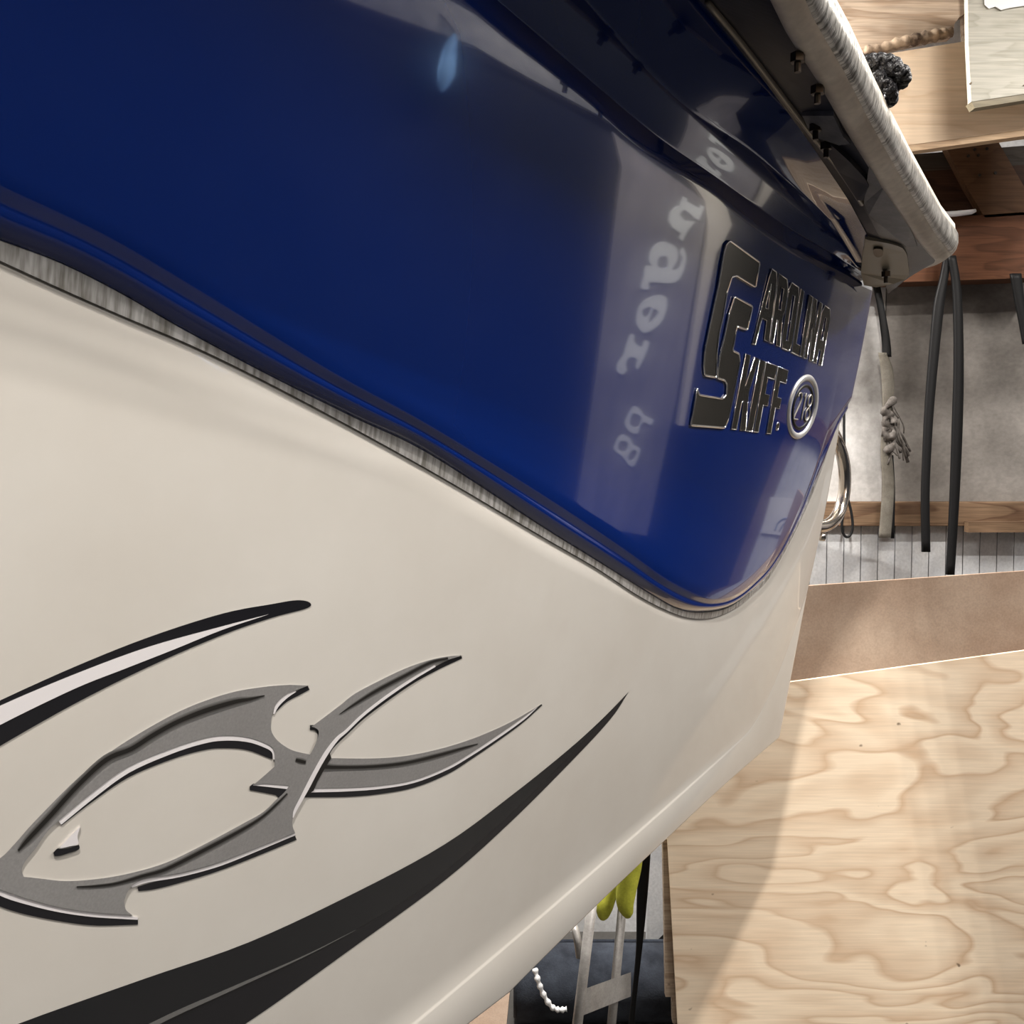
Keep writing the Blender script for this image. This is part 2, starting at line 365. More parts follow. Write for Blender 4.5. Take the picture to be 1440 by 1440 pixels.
_g = sorted((*uvw(x, y, w_), w_) for x, y, w_ in ((985, 0, .05), (1040, 70, .052), (1080, 128, .054), (1120, 180, .057), (1150, 218, .060), (1180, 256, .062), (1200, 285, .062), (1211, 318, .056), (1213, 345, .048)))
_gp = np.polyfit([a[0] for a in _g], [a[1] for a in _g], 2)
def Gv(u): return float(np.polyval(_gp, max(u, _g[0][0]))-.05*min(0, u-_g[0][0]))
def Gw(u): return float(np.interp(u, [.9, 1.45, 1.62, UE], [.05, .062, .058, .045]))
Hv = curve([(825, 0), (900, 85), (975, 155), (1060, 215), (1140, 285), (1210, 355)], .018)
def GP(u): u = min(u, UE); return P3(u, min(Gv(u), .53), Gw(u))
def nG(u): return float((GP(u)-O)@n0)
def zG(u): return float(GP(u)[2])
def zu(u, n):
    a, b = nG(u), nR(u); return zr(u)+(zG(u)-zr(u))*min(1, max(0, (b-n)/max(b-a, .01)))
def wv(P): return (P-O)@V, (P-O)@N
US = sorted(set(list(np.round(np.linspace(-1.5, .1, 30), 4))+list(np.round(np.linspace(.1, 1.2, 120), 4))+list(np.round(np.linspace(1.2, UE, 130), 4))))
TW = -1.55                         # how far the stern runs inboard
R_ = .018
def cols():
    """columns: (u, du, dw): along the side, round the corner, across the transom"""
    c = [(u, 0, 0) for u in US]
    for a in np.linspace(.2, math.pi/2, 7): c.append((UE, R_*math.sin(a), -R_*(1-math.cos(a))))
    for d in (-.1, -.3, -.6, -1.0, TW): c.append((UE, R_, d))
    return c
CC = cols()
def shell(name, rowf, mat, parent, smooth=True, mats=None, fm=None):
    rows = []
    for (u, du, dw) in CC: rows.append([P3(u+du, v, w_+dw) for v, w_ in rowf(u)])
    vs, fs = grid(rows); o = mk(name, vs, fs, mat, parent, smooth); fixn(o)
    return o
def blue_rows(u):
    k1, k0, m, b = K1(u), K0(u), Mc(u), Bc(u); m = max(m, b+.004); m = min(m, k0-.01); r = []
    gv, gw = wv(GP(u)); gv = max(gv, k1+.01)
    hv = min(max(Hv(u), k1+.012), gv-.006)
    r += [(gv, gw), (gv-(gv-hv)*.33, gw-(gw-.018)*.33), (gv-(gv-hv)*.66, gw-(gw-.018)*.66), (hv+.003, .0192), (hv, .0180), (hv-.003, .0177), (hv*.66+k1*.34, .0150), (hv*.33+k1*.67, .012), (k1+.003, .0085)]
    r += [(k1+.001, .008), (k1-.001, .0082)]
    r += [(k0+.002, WB-.0006), (k0, WB), (k0-.002, WB+.0003)]
    for t in np.linspace(.02, .96, 14): r.append((k0+(m-k0)*t, WB+.0006+.0012*math.sin(math.pi*t)))
    r += [(m+.001, WB+.0006), (m-.0005, WB+.0001)]
    d = m-b
    for t, wf in ((.12, .93), (.25, .80), (.33, .74), (.38, .745), (.5, .80), (.62, .72), (.74, .56), (.85, .36), (.94, .16), (1.0, .0)): r.append((m-d*t, WB*wf))
    r.append((b, -.003)); return r
side = shell('side_panel', blue_rows, M_blue, boat); side['label'] = 'glossy navy blue side panel with rounded lower edge'
def white_rows(u):
    s, c1, c2 = Bc(u), C1(u), min(C2(u), C1(u)-.012); c2 = c2 if u < 1.70 else max(c2, -.548); c1 = max(c1, c2+.02)
    q_ = cw(u); r = [(s+.004, -.0035), (s, 0)]
    for t in np.linspace(.06, .94, 14): r.append((s+(c1+.004-s)*t, .004*math.sin(math.pi*t)))
    r += [(c1+.004, .0003), (c1+.0015, .0012*q_), (c1, .0020*q_), (c1-.0015, .0024*q_), (c2+.004, .0075*q_), (c2+.001, .0068*q_), (c2-.001, .004*q_), (c2-.004, -.004), (c2-.012, -.06), (c2-.03, -.2), (c2-.08, -.55), (c2-.15, -.9)]
    return r
hull = shell('hull', white_rows, M_white, boat); hull['label'] = 'cream gelcoat lower hull'
def strip_rows(u):
    b, s = Bc(u), Sc(u); s = min(s, b-.0002); return [(b+.0002, .0008), (b-.0003, .0022), (s+.0003, .0022), (s, .0002)]
st = shell('trim_strip', strip_rows, M_strip, boat, False); st['label'] = 'brushed silver tape edging the blue panel'
# flange under the gunwale, rail, insert, deck
UR = 1.715; RC = .075
def nlim(u):
    if u <= UR: return nR(u)+.004
    a = math.asin(min(1, (u-UR)/RC)); return nR(UR)-RC*(1-math.cos(a))+.004
rows = []
for u in US[:-1]+list(np.linspace(US[-1], UR+RC, 6)):
    g_, e_ = nG(min(u, UE)), nlim(u); rows.append([UNZ(u, g_-.004, zG(u)+.002)]+[UNZ(u, g_+(e_-g_)*t, zG(u)+(zr(u)-zG(u))*t) for t in (.25, .5, .75, 1)])
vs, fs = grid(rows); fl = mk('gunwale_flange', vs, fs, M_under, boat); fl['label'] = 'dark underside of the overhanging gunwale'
# rail path (reference point = lower inner edge), with outward direction at each station
path = []
for u in US:
    if u <= UR: path.append((UNZ(u, nR(u), zr(u)), n0, zr(u)))
nr = nR(UR)
for a in np.linspace(0.12, math.pi/2, 12):
    path.append((UNZ(UR+RC*math.sin(a), nr-RC*(1-math.cos(a)), zr(UR)), n0*math.cos(a)+h*math.sin(a), zr(UR)))
for n_in in (.05, -.1, -.4, -.8, -1.35): path.append((UNZ(UR+RC, n_in, zr(UR)), h, zr(UR)))
prof = [(-.003, .02), (0, 0), (.007, -.004), (.015, -.003), (.022, .001), (.027, .005)]
prof2 = [(.0275, .0065), (.031, .0075), (.036, .014), (.0385, .024), (.038, .036), (.034, .044)]
prof3 = [(.0335, .0455), (.033, .052), (.024, .060), (.008, .064), (-.03, .064)]
def sweep(pr): return grid([[p+np.array(d)*a+np.array([0, 0, b]) for a, b in pr] for p, d, z in path])
vs, fs = join([sweep(prof+[(.0272, .0068)]), sweep([prof2[-1]]+prof3)])
rr = mk('rub_rail', vs, fs, M_rail, boat, True); rr['label'] = 'weathered beige vinyl rub rail'
vs, fs = sweep([(.026, .0055)]+prof2+[(.031, .046)]); ri = mk('rail_insert', vs, fs, M_insert, boat, True); ri['label'] = 'scuffed metal insert along the rub rail'
vs, fs = grid([[p+np.array(d)*(-.03)+np.array([0, 0, .064]), np.array([*(UNZ(min((p-O)@h, UR), -1.35, 0)[:2]), z+.07])] for p, d, z in path])
mk('deck', vs, fs, M_white, boat)
# far side and bottom close the hull
fa = [UNZ(u, n, z) for u in (-1.5, UE+R_) for n, z in ((-1.45, 1.98), (-1.4, 1.0), (-.9, .975))]
mk('far_side', fa, [(0, 1, 4, 3), (1, 2, 5, 4)], M_white, boat)
mk('bow_bulkhead', [UNZ(-1.5, -1.45, 2.0), UNZ(-1.5, -.3, 2.1), UNZ(-1.5, -.12, 1.0), UNZ(-1.5, -.9, .93), UNZ(-1.5, -1.4, .96)], [(0, 1, 2, 3, 4)], M_white, boat)
print('bottom', min(o_[2] for o_ in [P3(-.6, v, w_) for v, w_ in white_rows(-.6)]))
# plates and bolts under the flange
def upt(q, dz=0):
    u, n = unz(q, zu); p = UNZ(u, n, zu(u, n)+dz); return p
def uplate(name, q, mat, th=.003, parent=boat, label=None):
    o = slab(name, [q], lambda a: upt(a, .002), lambda a: upt(a, -th), mat, parent)
    if label: o['label'] = label
    return o
pl1 = uplate('backing_plate', [(1128, 158), (1172, 158), (1186, 188), (1196, 198), (1180, 200), (1150, 190), (1136, 175)], M_plate, .004, label='pale backing plate with bolts')
uplate('access_panel', [(1168, 196), (1196, 222), (1216, 244), (1222, 256), (1213, 276), (1206, 276), (1180, 236), (1163, 210)], newmat('black_panel', (.012, .013, .02), .3), .006, label='black rounded panel')
uplate('flange_patch', [(1222, 232), (1245, 258), (1280, 318), (1290, 345), (1275, 345), (1222, 300), (1215, 284)], M_plate, .002, label='grey patch on the flange')  # thin plate in a paler grey than the flange
cp = uplate('corner_plate', crom([(1216, 338), (1222, 334), (1262, 342), (1274, 352), (1277, 368), (1273, 390), (1215, 398)], 3, True), newmat('dull_cream_gelcoat', (.25, .22, .16), .4), .004, label='cream corner plate under the stern')
uplate('drain_hole', crom([(1229, 345), (1241, 346), (1241, 354), (1235, 357), (1229, 353)], 3, True), M_bolt, .006, cp)
for q, pa in (((1147, 172), pl1), ((1162, 198), pl1), ((1246, 380), cp), ((1122, 72), fl), ((1150, 118), fl)):
    p = upt(q); parts = []
    nut = [p+np.array([.0075*math.cos(a), .0075*math.sin(a), z]) for z in (-.002, -.011) for a in np.arange(6)*math.pi/3]
    vs = nut; fs = [tuple(range(6)), tuple(range(6, 12))]+[(i, (i+1) % 6, (i+1) % 6+6, i+6) for i in range(6)]
    parts.append((vs, fs)); parts.append(tubev([p+np.array([0, 0, -.010]), p+np.array([0, 0, -.021])], .0035, 8))
    v_, f_ = join(parts); fixn(mk('bolt', v_, f_, M_bolt, pa))
def uline(name, pts, r, mat):
    return tube(name, [upt(q, -.002) for q in crom(pts, 5)], r, mat, boat, 8)
uline('flange_bead', [(995, 0), (1040, 54), (1080, 106), (1130, 172), (1180, 236), (1212, 285)], .0035, newmat('satin_bead', (.22, .19, .15), .3, coat=.5))

# ---- decals on the cream hull
W1 = .0040
def off(u_): return 0
def decalw(name, loops, lvl, mat, parent):
    """follows the slight crown of the hull side"""
    def f(extra):
        def g(q):
            wv_ = 0.0
            for _ in range(3):
                u, v = uvw(q[0], q[1], wv_); s, c1 = Bc(u), C1(u); t = min(max((v-s)/(c1+.004-s)-.0, 0), 1); t = (t-.0)
                wv_ = .004*math.sin(math.pi*t)+extra
            return P3(u, v, wv_)
        return g
    return slab(name, loops, f(-.0004), f(.0005+.00035*lvl), mat, parent)
# upper swoosh
sw = decalw('swoosh_decal', [seq([(-150, 1066), (-70, 1020), (0, 985), (104, 938), (208, 896.4), (312, 863), (382, 849.5), (417, 844), (435, 847), (432, 855), (382, 868.6), (312, 893), (208, 938), (104, 990), (0, 1049), (-70, 1092), (-150, 1150)])], 0, M_black, boat)
sw['label'] = 'upper curved black swoosh with a pale core'
decalw('swoosh_core', [seq([(-150, 1075), (-70, 1028), (0, 992.6), (104, 948.5), (208, 910), (312, 881), (378, 864)], [(378, 864), (312, 886), (243, 914), (173, 941.5), (104, 969), (0, 1019.6), (-70, 1060), (-150, 1110)])], 1, M_lgrey, sw)
# lower swoosh
top = [(-260, 1560), (-100, 1492), (25, 1440), (200, 1377.5), (350, 1325), (500, 1255), (625, 1187.5), (720, 1118), (800, 1053.6), (850, 1008), (884, 973)]
bot = [(884, 973), (858, 1012), (800, 1074.4), (716, 1158), (626, 1237.6), (500, 1330), (345, 1440), (200, 1530), (0, 1640)]
sw2 = decalw('swoosh_decal', [seq(top, bot)], 0, M_black, boat); sw2['label'] = 'long lower black swoosh tapering to a point'
cre = [(0, 1560), (120, 1490), (215, 1440), (320, 1392), (425, 1345), (520, 1296), (600, 1245), (690, 1170), (780, 1085), (884, 973)]
decalw('swoosh_band', [seq(top, cre[::-1])], 1, M_char, sw2)
decalw('swoosh_highlight', [ribbon([(60, 1526, 8), (215, 1441, 7), (320, 1393, 5), (425, 1346, 2), (500, 1308, .6)])], 2, M_grey_m, sw2)
# fish emblem
fish = empty('fish_decal', np.array(P3(*uvw(220, 1150), 0)), None, None); fish.parent = boat; fish.location = P3(*uvw(220, 1150), 0)-origin(boat)
fish['label'] = 'grey stylised fish skeleton decal'
def dl(name, loops, lvl, mat): return decalw(name, loops, lvl, mat, fish)
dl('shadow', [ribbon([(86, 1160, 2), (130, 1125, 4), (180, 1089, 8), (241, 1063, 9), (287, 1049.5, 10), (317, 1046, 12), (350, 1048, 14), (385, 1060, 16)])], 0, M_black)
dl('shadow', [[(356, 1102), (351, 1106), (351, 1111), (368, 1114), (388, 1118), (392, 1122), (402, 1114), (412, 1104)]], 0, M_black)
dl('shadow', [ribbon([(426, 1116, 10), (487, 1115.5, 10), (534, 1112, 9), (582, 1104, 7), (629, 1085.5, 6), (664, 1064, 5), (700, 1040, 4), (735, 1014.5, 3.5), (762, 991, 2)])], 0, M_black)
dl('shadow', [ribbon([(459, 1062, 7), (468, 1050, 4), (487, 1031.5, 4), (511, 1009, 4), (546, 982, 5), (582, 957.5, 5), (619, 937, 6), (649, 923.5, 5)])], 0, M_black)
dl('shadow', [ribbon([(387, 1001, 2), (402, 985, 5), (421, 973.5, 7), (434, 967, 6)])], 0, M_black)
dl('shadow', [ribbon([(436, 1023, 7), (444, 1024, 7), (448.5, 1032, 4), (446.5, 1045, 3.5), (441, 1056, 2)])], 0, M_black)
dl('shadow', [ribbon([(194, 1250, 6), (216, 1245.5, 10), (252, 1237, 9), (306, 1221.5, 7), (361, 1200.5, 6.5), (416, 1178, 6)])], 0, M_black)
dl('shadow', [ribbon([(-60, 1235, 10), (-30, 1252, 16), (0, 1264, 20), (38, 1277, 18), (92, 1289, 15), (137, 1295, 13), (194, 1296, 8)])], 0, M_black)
# pale edges
dl('highlight', [ribbon([(84, 1157, 7), (130, 1119, 8), (180, 1083, 8), (241, 1056.5, 7), (287, 1042, 7), (317, 1038, 7), (348, 1040, 7), (372, 1047.5, 7), (384, 1056, 5), (385.5, 1068, 3)])], 1, M_lgrey)
dl('highlight', [ribbon([(356, 1104, 1), (376, 1104, 5), (407, 1107.5, 5)])], 1, M_lgrey)
dl('highlight', [ribbon([(434, 1111.5, 6), (487, 1110, 6), (534, 1107, 5), (582, 1099, 4), (629, 1080.5, 4), (664, 1060, 4), (700, 1036.5, 3.5), (735, 1012, 2.5), (755, 995, 1)])], 1, M_lgrey)
dl('highlight', [ribbon([(412, 1150, 1), (415, 1140, 4), (424, 1123, 5), (433, 1106, 6), (445, 1083, 6), (459, 1059, 6), (474, 1039, 5), (487, 1028, 4), (511, 1005, 4), (546, 978, 4), (582, 954, 3.5), (612, 936.5, 2.5)])], 4, M_lgrey)
dl('highlight', [ribbon([(385, 1004, 2), (390, 992, 5), (402, 980, 5), (416, 972, 2)])], 1, M_lgrey)
dl('highlight', [ribbon([(185, 1247, 3), (207, 1238, 6), (252, 1231, 5), (306, 1216.5, 5), (361, 1195, 4.5), (415, 1173, 3)])], 1, M_lgrey)
dl('highlight', [ribbon([(-50, 1228, 4), (0, 1255, 8), (38, 1268, 8), (84, 1279, 8), (130, 1286, 7), (176, 1289.5, 6), (194, 1292, 3)])], 1, M_lgrey)
# grey body
outer = [(-46, 1232), (-30, 1222), (0, 1207), (23, 1184), (46, 1158), (98, 1105), (137, 1071), (180, 1041), (241, 1006), (287, 986), (333, 972), (379, 965), (408, 963)]
arm = seq(outer, [(408, 963), (434, 964)], [(434, 964), (421, 969), (402, 977), (389, 989), (383, 1003), (381, 1018), (382, 1029), (389, 1040), (400, 1049), (414, 1056), (436, 1061)],
          [(436, 1061), (450, 1072), (418, 1106)], [(418, 1106), (376, 1102.5), (356, 1104)], [(356, 1104), (372.5, 1090), (386, 1078)], [(386, 1078), (386.5, 1068)], [(386.5, 1068), (384, 1053), (371, 1044.5), (348, 1037), (317, 1034.5), (287, 1038.5), (241, 1053), (180, 1079), (130, 1115), (84, 1153)],
          [(84, 1153), (66, 1170), (50, 1193), (35, 1212), (30.5, 1224), (33.6, 1233)], [(33.6, 1233), (53.5, 1235), (92, 1239), (137, 1236), (183, 1228), (234, 1213), (288, 1187), (342, 1158), (370, 1142), (389, 1124)],
          [(389, 1124), (400, 1114), (412, 1098), (425, 1085), (436, 1061)], [(436, 1061), (442, 1050), (447, 1037), (448, 1028), (443, 1023.5), (438, 1022)], [(438, 1022), (457, 1008), (480, 990.5), (499, 975.5), (534, 957), (570, 940), (605, 928), (634, 922.5), (650, 922)],
          [(650, 922), (619, 932), (582, 951), (546, 976), (511, 1003), (487, 1026), (468, 1045), (455, 1062), (443, 1083), (431, 1106), (422, 1123), (414, 1140), (411, 1159), (415, 1171)],
          [(415, 1171), (361, 1192.5), (306, 1213.5), (252, 1228), (207, 1235), (189, 1243), (180, 1253), (175, 1267), (177, 1279), (186, 1287)], [(186, 1287), (130, 1283), (84, 1276), (38, 1264), (0, 1251), (-46, 1232)])
# split the body so that each outline is simple: upper arm, lower arm
up_arm = seq(outer, [(408, 963), (434, 964)], [(434, 964), (421, 969), (402, 977), (389, 989), (383, 1003), (381, 1018), (382, 1029), (389, 1040), (400, 1049), (414, 1056), (436, 1061)],
             [(436, 1061), (444, 1070), (418, 1106)], [(418, 1106), (376, 1102.5), (356, 1104)], [(356, 1104), (372.5, 1090), (386, 1078)], [(386, 1078), (386.5, 1068)],
             [(386.5, 1068), (384, 1053), (371, 1044.5), (348, 1037), (317, 1034.5), (287, 1038.5), (241, 1053), (180, 1079), (130, 1115), (84, 1153)], [(84, 1153), (66, 1170), (50, 1193), (35, 1212), (30.5, 1224), (33.6, 1233)], [(33.6, 1233), (0, 1252), (-46, 1232)])
lo_arm = seq([(33.6, 1233), (53.5, 1235), (92, 1239), (137, 1236), (183, 1228), (234, 1213), (288, 1187), (342, 1158), (370, 1142), (389, 1124)], [(389, 1124), (400, 1114), (412, 1098), (425, 1083), (436, 1061)],
             [(436, 1061), (442, 1050), (447, 1037), (448, 1028), (443, 1023.5), (438, 1022)], [(438, 1022), (457, 1008), (480, 990.5), (499, 975.5), (534, 957), (570, 940), (605, 928), (634, 922.5), (650, 922)],
             [(650, 922), (619, 932), (582, 951), (546, 976), (511, 1003), (487, 1026), (468, 1045), (455, 1062), (443, 1083), (431, 1106), (422, 1123), (414, 1140), (411, 1159), (415, 1171)],
             [(415, 1171), (361, 1192.5), (306, 1213.5), (252, 1228), (207, 1235), (189, 1243), (180, 1253), (175, 1267), (177, 1279), (186, 1287)], [(186, 1287), (130, 1283), (84, 1276), (38, 1264), (0, 1251)])
claw = seq([(440, 1066), (464, 1066), (523, 1066.5), (570, 1063), (617, 1053.5), (664, 1039), (711, 1019), (747, 999), (761.5, 990)], [(761.5, 990), (735, 1009), (700, 1034), (664, 1058), (629, 1078.5), (582, 1097), (534, 1105), (487, 1108), (425, 1109)])
dl('arm', [up_arm], 2, M_grey); dl('claw', [claw], 2, M_grey); dl('arm', [lo_arm], 3, M_grey)
# dark ridges, soft to hard
def ridge(pts, lv=3):
    for k, m in ((1.9, M_grey_m), (1.35, M_grey_d), (.85, M_ink)): dl('ridge', [ribbon([(a, b, c*k) for a, b, c in pts])], lv, m); lv += .5
ridge([(26, 1196, 2), (40, 1180, 6), (70, 1148, 7), (110, 1104, 7), (150, 1068, 7.5), (185, 1053, 7), (215, 1034, 7), (250, 1015, 7), (290, 999, 7.5), (330, 987, 6.5), (352, 983, 4), (372, 978, 1)])
ridge([(108, 1247, 1), (135, 1246, 2.5), (165, 1242, 3), (200, 1232, 4), (234, 1222, 4.5), (288, 1195, 5), (342, 1166, 4), (370, 1148, 3), (390, 1130, 2.5), (404, 1116, 1.5)], 4)
ridge([(478, 1004, .6), (496, 992, 2.5), (530, 971, 4), (570, 950, 4), (605, 932, 3.5), (630, 925.5, 2)], 4)
ridge([(452, 1078, 7), (475, 1079, 4.5), (523, 1078, 4), (570, 1073, 4), (617, 1062, 4), (655, 1051, 2.5), (672, 1046, .8)])
ridge([(416, 1068.5, 4), (423, 1070.5, 5), (430, 1072, 4)], 2)
dl('claw_shadow', [[(463, 1056), (466, 1066), (456, 1082), (446, 1100), (441, 1112), (428, 1120), (438, 1098), (448, 1080)]], 3.6, M_ink)
dl('eye', [seq([(75, 1199), (81, 1193), (86, 1194), (99, 1192), (111, 1188)], [(111, 1188), (112, 1192), (109, 1195.5), (98, 1199), (85, 1203), (77, 1203.5)])], 2, M_black)
dl('eye_highlight', [seq([(84, 1192), (98, 1177), (113, 1162)], [(113, 1162), (109, 1176), (110, 1187), (99, 1190), (86, 1193)])], 3, M_lgrey)

# ---- raised logo on the blue panel
LW = WB+.0012
logo = empty('logo_emblem', (0, 0, 0), None, None); logo.parent = boat; logo.location = P3(*uvw(1070, 470, LW), LW)-origin(boat); logo['label'] = 'raised black chrome CAROLINA SKIFF lettering with bright edges'
def letter(loops, name='letter', to3=None, r=.0013, th=.005, mat=M_letter):
    f = to3 or (lambda q, d: P3(*uvw(q[0], q[1], LW+.003), LW-.003+d))
    o = slab(name, loops, lambda q: f(q, 0), lambda q: f(q, th), mat, logo, side=M_ink)
    parts = []
    for L in loops:
        pts = [f(q, th) for q in L]; pts.append(pts[0]); parts.append(tubev(pts, r, 6, False))
    v_, f_ = join(parts); e = fixn(mk('edge', v_, f_, M_chrome, o, True)); return o
def rnd(poly, k=.22):
    out = []
    m = len(poly)
    for i in range(m):
        p0, p1, p2 = np.array(poly[i-1], float), np.array(poly[i], float), np.array(poly[(i+1) % m], float)
        a = p1+(p0-p1)*min(k, 2.2/np.linalg.norm(p0-p1)); b = p1+(p2-p1)*min(k, 2.2/np.linalg.norm(p2-p1))
        out += [tuple(a), tuple(.25*a+.5*p1+.25*b), tuple(b)]
    return out
Cp = [(1022, 344), (1027.5, 338.5), (1069, 369), (1063.5, 404), (1037, 387.5), (1030, 390), (1023, 413), (1017, 448), (1011.5, 472), (1009, 497), (1008, 531), (992, 528), (990.5, 515), (992, 492), (998, 462), (1006, 425), (1011, 402), (1017, 366)]
Sp = [(1034, 417), (1059, 431), (1052, 464), (1037.5, 459), (1031, 493), (1040, 497.5), (1041.5, 508), (1033, 554), (1025, 591), (1020, 602), (972, 598), (976, 575), (981, 546), (984, 555.5), (1017, 561), (1022, 556), (1023, 541), (1020, 535), (1010, 532), (1010.5, 518), (1013, 500), (1020, 470), (1026, 442)]
letter([rnd(Cp)], r=.0014); letter([rnd(Sp)], r=.0014)
GL = {  # letters as polygons in a unit box (x right, y up), with holes
 'A': [[(-.45, -.12), (-.18, -.12), (.12, .28), (.55, .28), (.55, 0), (1, 0), (1, .9), (.86, 1), (.45, 1), (.3, .84)], [(.30, .44), (.55, .44), (.55, .80), (.5, .80)]],
 'a': [[(0, 0), (.36, 0), (.36, .25), (.64, .25), (.64, 0), (1, 0), (1, .86), (.82, 1), (.18, 1), (0, .86)], [(.38, .42), (.62, .42), (.62, .82), (.38, .82)]],
 'R': [[(0, 0), (.36, 0), (.36, .36), (.5, .36), (.64, 0), (1, 0), (.86, .42), (1, .55), (1, .88), (.8, 1), (0, 1)], [(.38, .52), (.62, .52), (.64, .84), (.38, .84)]],
 'O': [[(.15, 0), (.85, 0), (1, .12), (1, .88), (.85, 1), (.15, 1), (0, .88), (0, .12)], [(.38, .14), (.62, .14), (.62, .84), (.38, .84)]],
 'L': [[(0, 0), (1, 0), (1, .16), (.42, .16), (.42, 1), (0, 1)]],
 'I': [[(0, 0), (1, 0), (1, 1), (0, 1)]],
 'N': [[(0, 0), (.33, 0), (.33, .6), (.62, 0), (1, 0), (1, 1), (.67, 1), (.67, .42), (.38, 1), (0, 1)]],
 'K': [[(0, 0), (.36, 0), (.36, .36), (.46, .4), (.62, 0), (1, 0), (.74, .52), (1, 1), (.68, 1), (.44, .62), (.36, .58), (.36, 1), (0, 1)]],
 'F': [[(0, 0), (.4, 0), (.4, .40), (.8, .40), (.8, .56), (.4, .56), (.4, .80), (1, .80), (1, 1), (0, 1)]]}
def word(txt, quad, widths, gap=.07):
    q = [uvw(x, y, LW) for x, y in quad]     # TL, TR, BR, BL in hull coordinates
    tot = sum(widths)+gap*(len(txt)-1); x = 0
    for ch, wd in zip(txt, widths):
        def f(p, d, x=x, wd=wd):
            s = (x+p[0]*wd)/tot; t = 1-p[1]
            u, v = (q[0]*(1-s)+q[1]*s)*(1-t)+(q[3]*(1-s)+q[2]*s)*t
            return P3(u, v, LW-.003+d)
        letter(GL[ch], to3=f, r=.0008, th=.0045); x += wd+gap
word('AROLINa', [(1077, 373), (1168, 436), (1154, 514), (1065, 474)], [.62, .62, .64, .5, .24, .62, .62], .06)
word('KIFF', [(1047, 497), (1107, 521), (1092, 611), (1027, 603)], [.75, .32, .68, .68], .07)
def ring2(cx, cy, ru, rv, n=28): return [(cx+ru*math.cos(t), cy+rv*math.sin(t)) for t in np.linspace(0, 2*math.pi, n, endpoint=False)]
def fuv(q, d): return P3(q[0], q[1], LW-.003+d)
c_ = uvw(1094, 592, LW); letter([ring2(c_[0], c_[1]-.008, .006, .006, 12)], to3=fuv, r=.0008, th=.004)
# 218 badge
bc = (uvw(1107, 577, LW)+uvw(1150, 560, LW))/2; tp, bt = uvw(1136, 526, LW), uvw(1123, 618, LW)
badge = empty('model_badge', (0, 0, 0), None, None); badge.parent = boat; badge.location = P3(bc[0], bc[1], LW)-origin(boat); badge['label'] = 'oval silver-rimmed badge reading 218'
ru = abs(uvw(1150.5, 560, LW)[0]-uvw(1106, 577, LW)[0])/2; rv = (tp[1]-bt[1])/2; cv = (tp[1]+bt[1])/2
print('badge', ru, rv)
def bslab(name, loops, d0, d1, mat): return slab(name, loops, lambda q: fuv(q, d0), lambda q: fuv(q, d1), mat, badge)
bslab('face', [ring2(bc[0], cv, ru*.9, rv*.9)], 0, .0035, M_letter)
rows = []
for t in np.linspace(0, 2*math.pi, 48, endpoint=False):
    rows.append([fuv((bc[0]+ru*k*math.cos(t), cv+rv*k*math.sin(t)), d) for k, d in ((1.0, 0), (.99, .004), (.94, .0065), (.86, .0065), (.80, .0045), (.79, .001))])
rows.append(rows[0]); vs, fs = grid(rows); fixn(mk('rim', vs, fs, M_ring, badge, True))
rows = []
for t in np.linspace(0, 2*math.pi, 40, endpoint=False):
    rows.append([fuv((bc[0]+ru*k*math.cos(t), cv+rv*k*math.sin(t)), d) for k, d in ((.70, .003), (.68, .0052), (.62, .0052), (.60, .003))])
rows.append(rows[0]); vs, fs = grid(rows); fixn(mk('inner_rim', vs, fs, M_ink, badge, True))
sl = (uvw(1140, 565, LW)[1]-uvw(1140, 573, LW)[1])
def digit(strokes, cx, name='digit'):
    parts = []
    for st_ in strokes:
        pts = [fuv((bc[0]+cx*ru*1.12+x*ru*.22, cv+y*rv*.40), .0045) for x, y in crom(st_, 5)]
        parts.append(tubev(pts,   .0019, 6, True, .6))
    v_, f_ = join(parts); mk(name, v_, f_, M_digit, badge, True)
digit([[(-.55, .7), (-.2, 1), (.45, .95), (.6, .5), (.2, 0), (-.45, -.62), (-.7, -.95)], [(-.7, -.97), (.6, -.97)]], -.34)
digit([[(-.25, .75), (.1, 1), (.1, 0), (.1, -1)]], .0)
digit([[(0, .02), (.5, .3), (.55, .7), (0, 1), (-.55, .7), (-.5, .3), (0, .02), (.62, -.35), (.62, -.75), (0, -1), (-.62, -.75), (-.62, -.35), (0, .02)]], .32)

# ---- stern fittings
th = crom([tuple(at(x, y, Yy)) for x, y, Yy in ((1150, 628, 1.86), (1166, 605, 1.90), (1178, 622, 1.95), (1187, 655, 1.97), (1187, 692, 1.97), (1179, 722, 1.95), (1164, 738, 1.91), (1142, 741, 1.87))], 6)
tube('grab_handle', th, .0122, M_steel, boat, 14)['label'] = 'bent polished steel stern handle'
p = at(1151, 754, 1.88); vs, fs = tubev([p, p+np.array([.012, .0, -.002]), p+np.array([.014, 0, -.002])], [.008, .0075, .003], 12); mk('bolt', vs, fs, M_steel, boat, True)

